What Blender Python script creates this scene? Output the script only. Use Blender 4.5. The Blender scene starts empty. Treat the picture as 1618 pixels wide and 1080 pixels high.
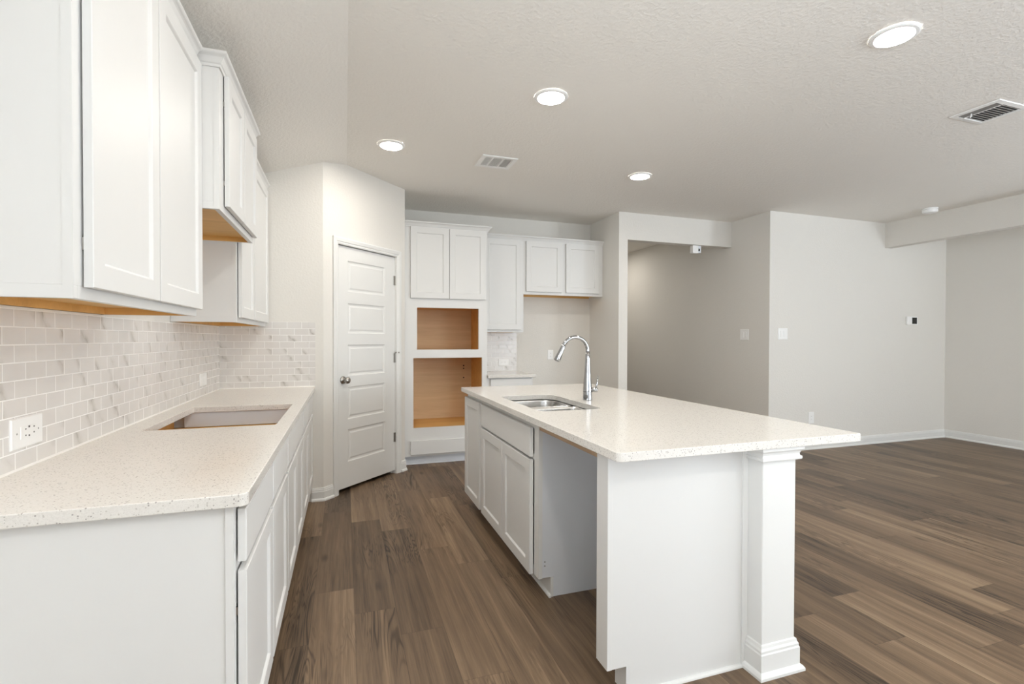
import bpy, bmesh, math, random
from mathutils import Vector, Matrix

random.seed(7)
SC = bpy.context.scene
COL = SC.collection

# ------------------------------------------------------------------ camera
F_PX, YAW, PITCH, SHIFT_PX, ROLL = 780.25, 0.3258, -0.0119, 4.1, 0.0023
CAM = Vector((0.8998, 0.0, 1.2957))
fw = Vector((math.sin(YAW), math.cos(YAW), 0)); rt = Vector((math.cos(YAW), -math.sin(YAW), 0)); zz = Vector((0, 0, 1))
Fv = math.cos(PITCH) * fw + math.sin(PITCH) * zz
Uv = -math.sin(PITCH) * fw + math.cos(PITCH) * zz
Rv = (rt + ROLL * Uv).normalized(); Uv = (Uv - ROLL * rt).normalized()
cam = bpy.data.cameras.new('camera'); camo = bpy.data.objects.new('camera', cam); COL.objects.link(camo)
cam.sensor_width = 36.0; cam.lens = 36.0 * F_PX / 1618.0; cam.shift_y = SHIFT_PX / 1618.0
cam.clip_start = 0.02; cam.clip_end = 100
M = Matrix((Rv, Uv, -Fv)).transposed().to_4x4(); M.translation = CAM
camo.matrix_world = M
SC.camera = camo

# ------------------------------------------------------------------ world, exposure
SC.view_settings.view_transform = 'Standard'
SC.view_settings.look = 'None'
SC.view_settings.gamma = 1.0
SC.view_settings.use_curve_mapping = False
SC.view_settings.exposure = 0.12
SC.cycles.use_denoising = True
SC.cycles.max_bounces = 12
SC.cycles.diffuse_bounces = 9
SC.cycles.sample_clamp_indirect = 6.0
SC.cycles.caustics_reflective = False
SC.cycles.caustics_refractive = False
W = bpy.data.worlds.new('world'); SC.world = W; W.use_nodes = True
W.node_tree.nodes['Background'].inputs[0].default_value = (0.75, 0.85, 1.0, 1)
W.node_tree.nodes['Background'].inputs[1].default_value = 1.2

CEIL = 2.7514
LAMP_STRENGTH = 152.0
FILL_POWER = 100.0
WA, WB, WC, WD = 0.35, 1.05, 2.6, 1.35
XR_ = 8.464
LAMP_COLOUR = (1.0, 0.94, 0.85)

def added_light(name, loc, rot, sx, sy, power, spread=math.pi):
    l = bpy.data.lights.new(name, 'AREA'); l.shape = 'RECTANGLE'; l.size = sx; l.size_y = sy
    l.energy = power; l.color = (0.84, 0.92, 1.0)
    l.spread = spread
    o = bpy.data.objects.new(name, l); COL.objects.link(o); o.location = loc; o.rotation_euler = rot
    return o
# added area lights standing in for daylight, set at unseen, added openings
TILT = math.radians(52)     # added panels tip upward to brighten the ceiling
def added_daylight(name, c, wide, high, axis, power, n=4, TILT=TILT, spread=math.pi):
    for k in range(n):
        z = c[2] - high / 2 + (k + .5) * high / n
        rot = {'y': (math.radians(90) + TILT, 0, 0), 'x': (0, math.radians(90) + TILT, 0), '-x': (0, -math.radians(90) - TILT, 0)}[axis]
        h = high / n * 0.8
        added_light(name, (c[0], c[1], z), rot, wide if axis == 'y' else h, h if axis == 'y' else wide, power / n, spread)
added_daylight('daylight_breakfast_window', (1.9, -3.88, 1.45), 1.7, 1.6, 'y', FILL_POWER * WA, TILT=math.radians(68))
added_daylight('daylight_living_window', (6.3, -3.88, 1.45), 2.3, 1.6, 'y', FILL_POWER * WB, TILT=math.radians(5))
added_daylight('daylight_patio_door', (XR_ - 0.12, -1.6, 1.15), 2.2, 1.9, 'x', FILL_POWER * WC)
added_daylight('daylight_nook_window', (0.12, -1.1, 1.45), 1.7, 1.6, '-x', FILL_POWER * WD, TILT=math.radians(32), spread=math.radians(150))  # added to lift the faces turned toward the left wall

# ------------------------------------------------------------------ helpers
def tag(o, label=None, cat=None, group=None, kind=None):
    if label: o['label'] = label
    if cat: o['category'] = cat
    if group: o['group'] = group
    if kind: o['kind'] = kind
    return o

def obj(name, bm, mat, parent=None, bevel=0.0, smooth=False):
    me = bpy.data.meshes.new(name)
    bmesh.ops.recalc_face_normals(bm, faces=bm.faces)
    bm.to_mesh(me); bm.free()
    o = bpy.data.objects.new(name, me); COL.objects.link(o)
    me.materials.append(mat)
    if smooth:
        for p in me.polygons: p.use_smooth = True
    if parent is not None:
        o.parent = parent
        o.matrix_parent_inverse = Matrix.Translation(parent.location).inverted()
    if bevel:
        m = o.modifiers.new('bevel', 'BEVEL'); m.width = bevel; m.segments = 2; m.limit_method = 'ANGLE'; m.angle_limit = math.radians(40)
        m.harden_normals = False
    return o

def thing(name, label, cat, loc=(0, 0, 0), group=None):
    o = bpy.data.objects.new(name, None); COL.objects.link(o); o.location = loc
    o.empty_display_size = 0.1
    return tag(o, label, cat, group)

def box(bm, x0, x1, y0, y1, z0, z1):
    vs = [bm.verts.new((x, y, z)) for z in (z0, z1) for x, y in ((x0, y0), (x1, y0), (x1, y1), (x0, y1))]
    for f in ((3, 2, 1, 0), (4, 5, 6, 7), (0, 1, 5, 4), (1, 2, 6, 5), (2, 3, 7, 6), (3, 0, 4, 7)):
        bm.faces.new([vs[i] for i in f])

def boxes(*bb):
    bm = bmesh.new()
    for b in bb: box(bm, *b)
    return bm

def prism(bm, pts, d):
    """closed polygon pts (3D, planar) extruded along vector d"""
    d = Vector(d)
    a = [bm.verts.new(p) for p in pts]; b = [bm.verts.new(Vector(p) + d) for p in pts]
    bm.faces.new(a); bm.faces.new(b[::-1])
    n = len(pts)
    for i in range(n):
        bm.faces.new((a[i], a[(i + 1) % n], b[(i + 1) % n], b[i]))

def sweep(bm, path, prof, side=1, cap=True, z0=0.0):
    """sweep profile [(out, z)] along XY path, mitred; out is to the right of travel when side=1"""
    P = [Vector((p[0], p[1])) for p in path]; n = len(P)
    dirs = [(P[i + 1] - P[i]).normalized() for i in range(n - 1)]
    nor = [Vector((d.y, -d.x)) * side for d in dirs]
    rings = []
    for i in range(n):
        if i == 0: m = nor[0]
        elif i == n - 1: m = nor[-1]
        else:
            m = nor[i - 1] + nor[i]; m = m / max(m.dot(nor[i]), 1e-6)
        rings.append([bm.verts.new((P[i].x + m.x * o, P[i].y + m.y * o, z0 + z)) for o, z in prof])
    k = len(prof)
    for i in range(n - 1):
        for j in range(k):
            a, b = rings[i], rings[i + 1]
            bm.faces.new((a[j], a[(j + 1) % k], b[(j + 1) % k], b[j]))
    if cap:
        bm.faces.new(rings[0]); bm.faces.new(rings[-1][::-1])

def lathe(bm, prof, loc=(0, 0, 0), axis=(0, 0, 1), seg=32, close=True):
    ax = Vector(axis).normalized(); q = Vector((0, 0, 1)).rotation_difference(ax)
    rings = []
    for r, h in prof:
        ring = []
        for i in range(seg):
            a = 2 * math.pi * i / seg
            ring.append(bm.verts.new(q @ Vector((r * math.cos(a), r * math.sin(a), h)) + Vector(loc)))
        rings.append(ring)
    for a, b in zip(rings, rings[1:]):
        for i in range(seg):
            bm.faces.new((a[i], a[(i + 1) % seg], b[(i + 1) % seg], b[i]))
    if close:
        bm.faces.new(rings[0][::-1]); bm.faces.new(rings[-1])

def tube(bm, pts, radii, seg=20):
    pts = [Vector(p) for p in pts]; n = len(pts)
    if not hasattr(radii, '__len__'): radii = [radii] * n
    rings = []; ref = None
    for i in range(n):
        t = (pts[min(i + 1, n - 1)] - pts[max(i - 1, 0)]).normalized()
        if ref is None:
            ref = t.orthogonal().normalized()
        u = (ref - t * ref.dot(t)).normalized(); ref = u
        v = t.cross(u)
        rings.append([bm.verts.new(pts[i] + radii[i] * (math.cos(2 * math.pi * k / seg) * u + math.sin(2 * math.pi * k / seg) * v)) for k in range(seg)])
    for a, b in zip(rings, rings[1:]):
        for i in range(seg):
            bm.faces.new((a[i], a[(i + 1) % seg], b[(i + 1) % seg], b[i]))
    bm.faces.new(rings[0][::-1]); bm.faces.new(rings[-1])

def shaker(bm, org, U, N, w, h, t=0.02, st=0.058, rec=0.009, sb=0.0015):
    """framed door: org = lower corner on the back plane, U = width direction, N = outward, Z up"""
    org, U, N = Vector(org), Vector(U), Vector(N); Zv = Vector((0, 0, 1))
    def ring(i, n):
        return [bm.verts.new(org + U * a + Zv * b + N * n) for a, b in ((i, i), (w - i, i), (w - i, h - i), (i, h - i))]
    R = [ring(0, 0), ring(0, t - sb), ring(sb, t), ring(st, t), ring(st + 0.003, t - 0.002), ring(st + 0.008, t - rec)]
    bm.faces.new(R[0][::-1])
    for a, b in zip(R, R[1:]):
        for i in range(4): bm.faces.new((a[i], a[(i + 1) % 4], b[(i + 1) % 4], b[i]))
    bm.faces.new(R[-1])

def slab_front(bm, org, U, N, w, h, t=0.02, sb=0.003):
    org, U, N = Vector(org), Vector(U), Vector(N); Zv = Vector((0, 0, 1))
    def ring(i, n):
        return [bm.verts.new(org + U * a + Zv * b + N * n) for a, b in ((i, i), (w - i, i), (w - i, h - i), (i, h - i))]
    R = [ring(0, 0), ring(0, t - sb), ring(sb, t)]
    bm.faces.new(R[0][::-1])
    for a, b in zip(R, R[1:]):
        for i in range(4): bm.faces.new((a[i], a[(i + 1) % 4], b[(i + 1) % 4], b[i]))
    bm.faces.new(R[-1])

def rloop(x0, x1, y0, y1, rad, n=6):
    """rounded rectangle, ccw from lower-left corner; rad = 4 radii (ll, lr, ur, ul); returns list of 4 corner point lists"""
    C = [(x0, y0, 180), (x1, y0, 270), (x1, y1, 0), (x0, y1, 90)]
    sx = (1, -1, -1, 1); sy = (1, 1, -1, -1); out = []
    for i, (x, y, a0) in enumerate(C):
        r = rad[i]
        if r <= 0: out.append([(x, y)] * 1); continue
        cx, cy = x + sx[i] * r, y + sy[i] * r
        out.append([(cx + r * math.cos(math.radians(a0 + 90 * k / n)), cy + r * math.sin(math.radians(a0 + 90 * k / n))) for k in range(n + 1)])
    return out

def slab_hole(bm, outer, inner, z0, z1):
    """countertop: outer and inner given by rloop"""
    def verts(loop, z): return [[bm.verts.new((x, y, z)) for x, y in c] for c in loop]
    for z, flip in ((z1, False), (z0, True)):
        O, I = verts(outer, z), verts(inner, z)
        for i in range(4):
            j = (i + 1) % 4
            om, im = len(O[i]) // 2, len(I[i]) // 2
            omj, imj = len(O[j]) // 2, len(I[j]) // 2
            f = O[i][om:] + O[j][:omj + 1] + (I[i][im:] + I[j][:imj + 1])[::-1]
            bm.faces.new(f[::-1] if flip else f)
        if z == z1: TO, TI = sum(O, []), sum(I, [])
        else: BO, BI = sum(O, []), sum(I, [])
    for a, b in ((TO, BO), (TI, BI)):
        n = len(a)
        for i in range(n): bm.faces.new((a[i], b[i], b[(i + 1) % n], a[(i + 1) % n]))

# ------------------------------------------------------------------ materials
class NT:
    def __init__(s, name):
        s.m = bpy.data.materials.new(name); s.m.use_nodes = True
        s.t = s.m.node_tree; s.b = s.t.nodes['Principled BSDF']
    def n(s, typ, **kw):
        nd = s.t.nodes.new(typ)
        for k, v in kw.items():
            if k.startswith('i_'):
                key = k[2:]; key = int(key) if key.isdigit() else key.replace('_', ' ')
                nd.inputs[key].default_value = v
            else: setattr(nd, k, v)
        return nd
    def l(s, a, b): s.t.links.new(a, b)
    def math(s, op, a, b=None, c=None, clamp=False):
        nd = s.t.nodes.new('ShaderNodeMath'); nd.operation = op; nd.use_clamp = clamp
        for i, v in enumerate((a, b, c)):
            if v is None: continue
            if isinstance(v, (int, float)): nd.inputs[i].default_value = v
            else: s.l(v, nd.inputs[i])
        return nd.outputs[0]
    def mix(s, fac, a, b, blend='MIX'):
        nd = s.t.nodes.new('ShaderNodeMix'); nd.data_type = 'RGBA'; nd.blend_type = blend
        for k, v in ((0, fac), (6, a), (7, b)):
            if isinstance(v, (int, float)): nd.inputs[k].default_value = v
            elif isinstance(v, tuple): nd.inputs[k].default_value = v if len(v) == 4 else (*v, 1)
            else: s.l(v, nd.inputs[k])
        return nd.outputs[2]
    def ramp(s, fac, stops):
        nd = s.t.nodes.new('ShaderNodeValToRGB'); cr = nd.color_ramp
        while len(cr.elements) < len(stops): cr.elements.new(0.5)
        for e, (p, c) in zip(cr.elements, stops):
            e.position = p; e.color = c if len(c) == 4 else (*c, 1)
        s.l(fac, nd.inputs[0]); return nd.outputs[0]
    def pos(s):
        tc = s.t.nodes.new('ShaderNodeNewGeometry'); return tc.outputs['Position']
    def sep(s, v):
        nd = s.t.nodes.new('ShaderNodeSeparateXYZ'); s.l(v, nd.inputs[0]); return nd.outputs
    def comb(s, x, y, z):
        nd = s.t.nodes.new('ShaderNodeCombineXYZ')
        for i, v in enumerate((x, y, z)):
            if isinstance(v, (int, float)): nd.inputs[i].default_value = v
            else: s.l(v, nd.inputs[i])
        return nd.outputs[0]
    def noise(s, vec, scale, detail=3.0, rough=0.5, dist=0.0):
        nd = s.t.nodes.new('ShaderNodeTexNoise'); s.l(vec, nd.inputs['Vector'])
        nd.inputs['Scale'].default_value = scale; nd.inputs['Detail'].default_value = detail
        nd.inputs['Roughness'].default_value = rough; nd.inputs['Distortion'].default_value = dist
        return nd.outputs['Fac']
    def bump(s, h, strength, dist):
        nd = s.t.nodes.new('ShaderNodeBump'); nd.inputs['Strength'].default_value = strength; nd.inputs['Distance'].default_value = dist
        s.l(h, nd.inputs['Height']); s.l(nd.outputs[0], s.b.inputs['Normal'])

def simple(name, col, rough=0.5, metal=0.0, spec=0.5, coat=0.0):
    m = NT(name); m.b.inputs['Base Color'].default_value = (*col, 1)
    m.b.inputs['Roughness'].default_value = rough; m.b.inputs['Metallic'].default_value = metal
    m.b.inputs['Specular IOR Level'].default_value = spec
    m.b.inputs['Coat Weight'].default_value = coat
    return m.m

def paint(name, col, rough=0.4, var=0.015, bump=0.0, scale=60.0):
    """painted surface: faint tonal variation and, for drywall, an orange-peel texture"""
    m = NT(name); p = m.pos()
    n = m.noise(p, 1.3, 3.0)
    k = m.math('MULTIPLY_ADD', n, 2 * var, 1 - var)
    c = m.mix(1.0, (*col, 1), m.comb(k, k, k), 'MULTIPLY')
    m.l(c, m.b.inputs['Base Color'])
    m.b.inputs['Roughness'].default_value = rough
    m.b.inputs['Specular IOR Level'].default_value = 0.32
    if bump:
        h = m.noise(p, scale, 2.5, 0.55)
        hh = m.ramp(h, [(0.38, (0, 0, 0)), (0.68, (1, 1, 1))])
        m.bump(hh, bump, 0.004)
    return m.m

CAB = paint('white_cabinet_paint', (0.715, 0.715, 0.705), 0.43, 0.006)
TRIM = paint('white_trim_paint', (0.735, 0.735, 0.72), 0.38, 0.006)
LAMINATE = paint('white_laminate', (0.70, 0.725, 0.765), 0.45, 0.006)
WALL = paint('greige_wall_paint', (0.72, 0.70, 0.66), 0.75, 0.012, 0.16, 70)
CEILM = paint('greige_ceiling_paint', (0.83, 0.81, 0.77), 0.85, 0.012, 0.32, 55)
PLASTIC = simple('white_plastic', (0.85, 0.85, 0.84), 0.35)
DARK = simple('dark_recess', (0.012, 0.012, 0.012), 0.6)
BLACKGLASS = simple('black_screen', (0.01, 0.012, 0.011), 0.12)
NICKEL = simple('satin_nickel', (0.42, 0.40, 0.37), 0.3, 1.0)
CHROME = simple('chrome', (0.40, 0.405, 0.415), 0.10, 1.0)
CAULK = simple('white_caulk', (0.82, 0.81, 0.78), 0.5)
CHAR = simple('charcoal_duct', (0.05, 0.05, 0.05), 0.7)  # shade inside the vent put into the colour
GREY = simple('grey_metal', (0.28, 0.28, 0.27), 0.5)

def steel_mat():
    m = NT('brushed_steel'); p = m.pos(); s = m.sep(p)
    v = m.comb(m.math('MULTIPLY', s[0], 8), m.math('MULTIPLY', s[1], 8), m.math('MULTIPLY', s[2], 900))
    n = m.noise(v, 1.0, 2)
    m.b.inputs['Base Color'].default_value = (0.60, 0.59, 0.57, 1)
    m.b.inputs['Metallic'].default_value = 1.0
    m.l(m.math('MULTIPLY_ADD', n, 0.12, 0.2), m.b.inputs['Roughness'])
    return m.m
STEEL = steel_mat()

def wood_mat(name, c1, c2, axis=0, rough=0.5):
    m = NT(name); p = m.pos(); s = m.sep(p)
    sc = [14, 14, 14]; sc[axis] = 0.9
    v = m.comb(*[m.math('MULTIPLY', s[i], sc[i]) for i in range(3)])
    n = m.noise(v, 1.0, 4, 0.6, 0.6)
    sc2 = [220, 220, 220]; sc2[axis] = 6
    v2 = m.comb(*[m.math('MULTIPLY', s[i], sc2[i]) for i in range(3)])
    n2 = m.noise(v2, 1.0, 2)
    f = m.math('ADD', m.math('MULTIPLY', n, 0.75), m.math('MULTIPLY', n2, 0.25))
    m.l(m.ramp(f, [(0.3, c1), (0.7, c2)]), m.b.inputs['Base Color'])
    m.b.inputs['Roughness'].default_value = rough
    return m.m
PLY = wood_mat('maple_plywood', (0.62, 0.36, 0.115), (0.80, 0.50, 0.18), 0)
PLYB = wood_mat('pale_plywood', (0.60, 0.425, 0.24), (0.74, 0.56, 0.345), 0)  # paler plywood copy, daylight on the oven back put into its colour
PLYD = wood_mat('raw_wood_strip', (0.34, 0.22, 0.13), (0.52, 0.37, 0.24), 1)

def floor_mat():
    m = NT('oak_plank_floor'); p = m.pos(); s = m.sep(p)
    PW, PL = 0.19, 1.22
    u = m.math('DIVIDE', m.math('SUBTRACT', s[0], 0.75 - 19 * 0.19), PW)
    col = m.math('FLOOR', u); fu = m.math('SUBTRACT', u, col)
    wn = m.n('ShaderNodeTexWhiteNoise', noise_dimensions='1D'); m.l(col, wn.inputs['W'])
    v = m.math('ADD', m.math('DIVIDE', s[1], PL), m.math('MULTIPLY', wn.outputs['Value'], 7.0))
    row = m.math('FLOOR', v); fv = m.math('SUBTRACT', v, row)
    wn2 = m.n('ShaderNodeTexWhiteNoise', noise_dimensions='3D'); m.l(m.comb(col, row, 3.7), wn2.inputs['Vector'])
    rnd = wn2.outputs['Value']
    rc = m.sep(wn2.outputs['Color'])
    # grain: cathedral rings stretched along the plank, shifted per plank
    wx = m.math('ADD', s[0], m.math('MULTIPLY', rc[0], 31.0)); wy = m.math('ADD', s[1], m.math('MULTIPLY', rc[1], 47.0))
    big = m.noise(m.comb(m.math('MULTIPLY', wx, 9.0), m.math('MULTIPLY', wy, 0.62), rnd), 1.0, 3.0, 0.55, 0.9)
    fine = m.noise(m.comb(m.math('MULTIPLY', wx, 150.0), m.math('MULTIPLY', wy, 4.0), 0.0), 1.0, 3.0, 0.6)
    streak = m.noise(m.comb(m.math('MULTIPLY', wx, 22.0), m.math('MULTIPLY', wy, 0.7), 5.0), 1.0, 3.0, 0.6, 0.3)
    rings = m.math('SINE', m.math('MULTIPLY', big, 120.0))
    rings = m.math('POWER', m.math('MULTIPLY_ADD', rings, 0.5, 0.5), 3.0)
    warp = m.noise(m.comb(m.math('MULTIPLY', wx, 2.6), m.math('MULTIPLY', wy, 1.1), 9.0), 1.0, 1.0)
    ringmask = m.ramp(warp, [(0.47, (0, 0, 0)), (0.62, (1, 1, 1))])
    tone = m.math('ADD', m.math('MULTIPLY_ADD', rnd, 0.30, 0.02), m.math('ADD', m.math('MULTIPLY', big, 0.42), m.math('MULTIPLY', streak, 0.62)))
    tone = m.math('ADD', tone, m.math('MULTIPLY', m.math('SUBTRACT', fine, 0.5), 0.42))
    tone = m.math('SUBTRACT', tone, m.math('MULTIPLY', m.math('MULTIPLY', rings, ringmask), 0.30))
    c = m.ramp(tone, [(0.30, (0.038, 0.025, 0.016)), (0.55, (0.112, 0.074, 0.046)), (0.76, (0.185, 0.124, 0.077)), (1.0, (0.31, 0.22, 0.14))])
    # knots
    vk = m.n('ShaderNodeTexVoronoi', feature='F1'); m.l(m.comb(m.math('MULTIPLY', wx, 5.0), m.math('MULTIPLY', wy, 1.7), 0.0), vk.inputs['Vector']); vk.inputs['Scale'].default_value = 1.0
    kn = m.ramp(vk.outputs['Distance'], [(0.035, (1, 1, 1)), (0.12, (0, 0, 0))])
    c = m.mix(m.math('MULTIPLY', kn, 0.55), c, (0.03, 0.02, 0.014, 1))
    # seams
    eu = m.math('MINIMUM', fu, m.math('SUBTRACT', 1.0, fu)); ev = m.math('MINIMUM', fv, m.math('SUBTRACT', 1.0, fv))
    e = m.math('MINIMUM', m.math('MULTIPLY', eu, PW), m.math('MULTIPLY', ev, PL))
    seam = m.math('LESS_THAN', e, 0.0011)
    c = m.mix(m.math('MULTIPLY', seam, 0.45), c, (0.03, 0.02, 0.015, 1))
    m.l(c, m.b.inputs['Base Color'])
    m.l(m.math('MULTIPLY_ADD', fine, 0.12, 0.36), m.b.inputs['Roughness'])
    m.b.inputs['Specular IOR Level'].default_value = 0.3
    h = m.math('SUBTRACT', m.math('MULTIPLY', fine, 0.25), m.math('ADD', m.math('MULTIPLY', seam, 1.0), m.math('MULTIPLY', m.math('MULTIPLY', rings, ringmask), 0.2)))
    m.bump(h, 0.22, 0.0015)
    return m.m
FLOORM = floor_mat()

def quartz_mat():
    m = NT('speckled_white_quartz'); p = m.pos()
    v = m.n('ShaderNodeTexVoronoi', feature='F1'); m.l(p, v.inputs['Vector']); v.inputs['Scale'].default_value = 210.0; v.inputs['Randomness'].default_value = 1.0
    cs = m.sep(v.outputs['Color'])
    pick = m.math('GREATER_THAN', cs[0], 0.80)
    near = m.math('LESS_THAN', v.outputs['Distance'], 0.42)
    sp = m.math('MULTIPLY', pick, near)
    v2 = m.n('ShaderNodeTexVoronoi', feature='F1'); m.l(p, v2.inputs['Vector']); v2.inputs['Scale'].default_value = 520.0
    cs2 = m.sep(v2.outputs['Color'])
    sp2 = m.math('GREATER_THAN', cs2[1], 0.80)
    n = m.noise(p, 260, 2)
    base = m.mix(n, (0.68, 0.655, 0.615, 1), (0.785, 0.765, 0.73, 1))
    dark = m.mix(cs[1], (0.22, 0.20, 0.19, 1), (0.52, 0.49, 0.45, 1))
    c = m.mix(m.math('MULTIPLY', sp2, 0.16), base, (0.45, 0.42, 0.39, 1))
    c = m.mix(m.math('MULTIPLY', sp, 0.7), c, dark)
    m.l(c, m.b.inputs['Base Color'])
    m.b.inputs['Roughness'].default_value = 0.14
    m.b.inputs['Specular IOR Level'].default_value = 0.5
    return m.m
QUARTZ = quartz_mat()

def tile_mat(name, axis, a0, z0):
    m = NT(name); p = m.pos(); s = m.sep(p)
    u = m.math('SUBTRACT', s[axis], a0 - 0.105 * 40); z = m.math('SUBTRACT', s[2], z0)
    rowi = m.math('FLOOR', m.math('DIVIDE', z, 0.0513))
    par = m.math('MODULO', rowi, 2.0)
    uu = m.math('ADD', u, m.math('MULTIPLY', par, 0.0525))
    ci = m.math('FLOOR', m.math('DIVIDE', uu, 0.105))
    fu = m.math('SUBTRACT', uu, m.math('MULTIPLY', ci, 0.105)); fz = m.math('SUBTRACT', z, m.math('MULTIPLY', rowi, 0.0513))
    eu = m.math('MINIMUM', fu, m.math('SUBTRACT', 0.105, fu)); ez = m.math('MINIMUM', fz, m.math('SUBTRACT', 0.0513, fz))
    e = m.math('MINIMUM', eu, ez)
    grout = m.math('LESS_THAN', e, 0.0018)
    wn = m.n('ShaderNodeTexWhiteNoise', noise_dimensions='2D'); m.l(m.comb(ci, rowi, 0), wn.inputs['Vector'])
    rc = m.sep(wn.outputs['Color'])
    # diagonal marble veins, cut differently on every tile
    q = m.comb(m.math('ADD', u, m.math('MULTIPLY', rc[0], 9.0)), m.math('ADD', z, m.math('MULTIPLY', rc[1], 9.0)), rc[2])
    wob = m.noise(q, 16, 3.0)
    d = m.math('ADD', m.math('ADD', m.math('MULTIPLY', fu, 8.0), m.math('MULTIPLY', fz, 6.0)), m.math('ADD', m.math('MULTIPLY', wob, 0.55), m.math('MULTIPLY', rc[0], 3.0)))
    vein = m.math('ABSOLUTE', m.math('SUBTRACT', m.math('FRACT', m.math('MULTIPLY', d, 0.62)), 0.5))
    vv = m.ramp(vein, [(0.0, (1, 1, 1)), (0.03, (0.55, 0.55, 0.55)), (0.13, (0, 0, 0))])
    has = m.ramp(rc[2], [(0.38, (0, 0, 0)), (0.62, (1, 1, 1))])
    br = m.ramp(m.noise(q, 30, 2), [(0.4, (0, 0, 0)), (0.62, (1, 1, 1))])
    amt = m.math('MULTIPLY', m.math('MULTIPLY', vv, has), m.math('MULTIPLY_ADD', br, 0.55, 0.38))
    cloud = m.noise(q, 9, 2)
    base = m.mix(cloud, (0.64, 0.615, 0.59, 1), (0.74, 0.72, 0.695, 1))
    base = m.mix(m.math('MULTIPLY', rc[1], 0.35), base, (0.70, 0.69, 0.68, 1))
    c = m.mix(amt, base, (0.36, 0.335, 0.30, 1))
    c = m.mix(grout, c, (0.88, 0.87, 0.85, 1))
    m.l(c, m.b.inputs['Base Color'])
    m.l(m.math('MULTIPLY_ADD', grout, 0.45, 0.22), m.b.inputs['Roughness'])
    m.bump(m.math('SUBTRACT', 1.0, grout), 0.5, 0.001)
    return m.m
TILE_L = tile_mat('marble_subway_tile_long', 1, 1.783, 0.9156)
TILE_P = tile_mat('marble_subway_tile_short', 0, 0.104, 0.9096)
TILE_B = tile_mat('marble_subway_tile_back', 0, 2.40, 0.9156)

def emit_mat():
    m = NT('lamp_diffuser')
    m.b.inputs['Base Color'].default_value = (0.9, 0.9, 0.88, 1)
    m.b.inputs['Emission Color'].default_value = (*LAMP_COLOUR, 1)
    m.b.inputs['Emission Strength'].default_value = LAMP_STRENGTH
    return m.m
LAMP = emit_mat()
GLASS = NT('window_glass')
GLASS.b.inputs['Base Color'].default_value = (1, 1, 1, 1); GLASS.b.inputs['Roughness'].default_value = 0.0
GLASS.b.inputs['Transmission Weight'].default_value = 1.0; GLASS.b.inputs['IOR'].default_value = 1.05
GLASS = GLASS.m

def struct(name, bm, mat, label, cat, parent=None, bevel=0.0):
    o = obj(name, bm, mat, parent, bevel)
    return tag(o, label, cat, kind='structure')

# ------------------------------------------------------------------ shell
YF, XR, YH = -4.0, 8.464, 8.6          # rear wall, living side wall, hall end
YP, YB, YL = 4.21, 5.685, 4.381        # pantry front, kitchen back, living wall
PX, PD = 0.735, 0.72                   # pantry corner, diagonal run
PX2, PY2 = PX + PD, YP + PD
HX = 5.465
T = 0.12
struct('floor', boxes((-T, XR + T, YF - T, YH + T, -0.1, 0.0)), FLOORM, 'dark brown oak plank floor running away from the view', 'floor')
bm = bmesh.new()
box(bm, 0.915, XR + T, YF - T, YH + T, CEIL, CEIL + 0.1)
struct('ceiling', bm, CEILM, 'textured greige flat ceiling with recessed lights', 'ceiling')
bm = bmesh.new()
prism(bm, [(-T, YF - T, 2.46 - 0.038), (0.915, YF - T, CEIL), (0.915, YF - T, CEIL + 0.1), (-T, YF - T, CEIL + 0.1)], (0, YH - YF + 2 * T, 0))
struct('ceiling_slope', bm, CEILM, 'textured greige ceiling strip sloping down over the left cabinets', 'ceiling')
WT = CEIL + 0.02
struct('wall_left', boxes((-T, 0, YF - T, -2.0, 0, 2.46), (-T, 0, -0.2, YB, 0, 2.46), (-T, 0, -2.0, -0.2, 0, 0.6), (-T, 0, -2.0, -0.2, 2.3, 2.46)), WALL, 'greige kitchen wall carrying the long tile backsplash', 'wall')
bm = bmesh.new()
prism(bm, [(0, YP, 0), (PX, YP, 0), (PX, YP, 2.46 + PX * .3187), (0, YP, 2.46)], (0, 0.1, 0))
struct('wall_pantry', bm, WALL, 'short greige wall at the end of the left counter', 'wall')
# diagonal wall with the door opening
S2 = math.sqrt(0.5)
DT, DN = Vector((S2, S2, 0)), Vector((S2, -S2, 0)); D0 = Vector((PX, YP, 0)); DL = PD / S2
def dpt(t, n, z): return D0 + DT * t + DN * n + Vector((0, 0, z))
def dbox(bm, t0, t1, n0, n1, z0, z1):
    prism(bm, [dpt(t0, n0, z0), dpt(t1, n0, z0), dpt(t1, n1, z0), dpt(t0, n1, z0)], (0, 0, z1 - z0))
JL, JR, JT = 0.148, 0.893, 2.083
bm = bmesh.new()
dbox(bm, 0.0, JL, -0.1, 0, 0, WT); dbox(bm, JR, DL, -0.1, 0, 0, WT); dbox(bm, JL, JR, -0.1, 0, JT, WT)
struct('wall_diagonal', bm, WALL, 'angled greige wall around the white pantry door', 'wall')
struct('wall_pantry_side', boxes((PX2 - 0.1, PX2, PY2, YB, 0, WT)), WALL, 'narrow greige wall beside the tall oven cabinet', 'wall')
struct('wall_back', boxes((-T, 3.87, YB, YB + T, 0, WT)), WALL, 'greige back wall behind the oven cabinet and fridge space', 'wall')
struct('wall_fridge_end', boxes((3.87, 3.985, 4.975, YH, 0, WT)), WALL, 'greige wall end between the fridge space and the hallway', 'wall')
bm = bmesh.new(); box(bm, HX, XR + T, YL, YH + T, 0, WT)
struct('wall_living', bm, WALL, 'greige wall block with light switches and thermostat', 'wall')
struct('wall_hall_end', boxes((3.87, HX, YH, YH + T, 0, WT)), WALL, 'greige end wall of the hallway', 'wall')
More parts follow.
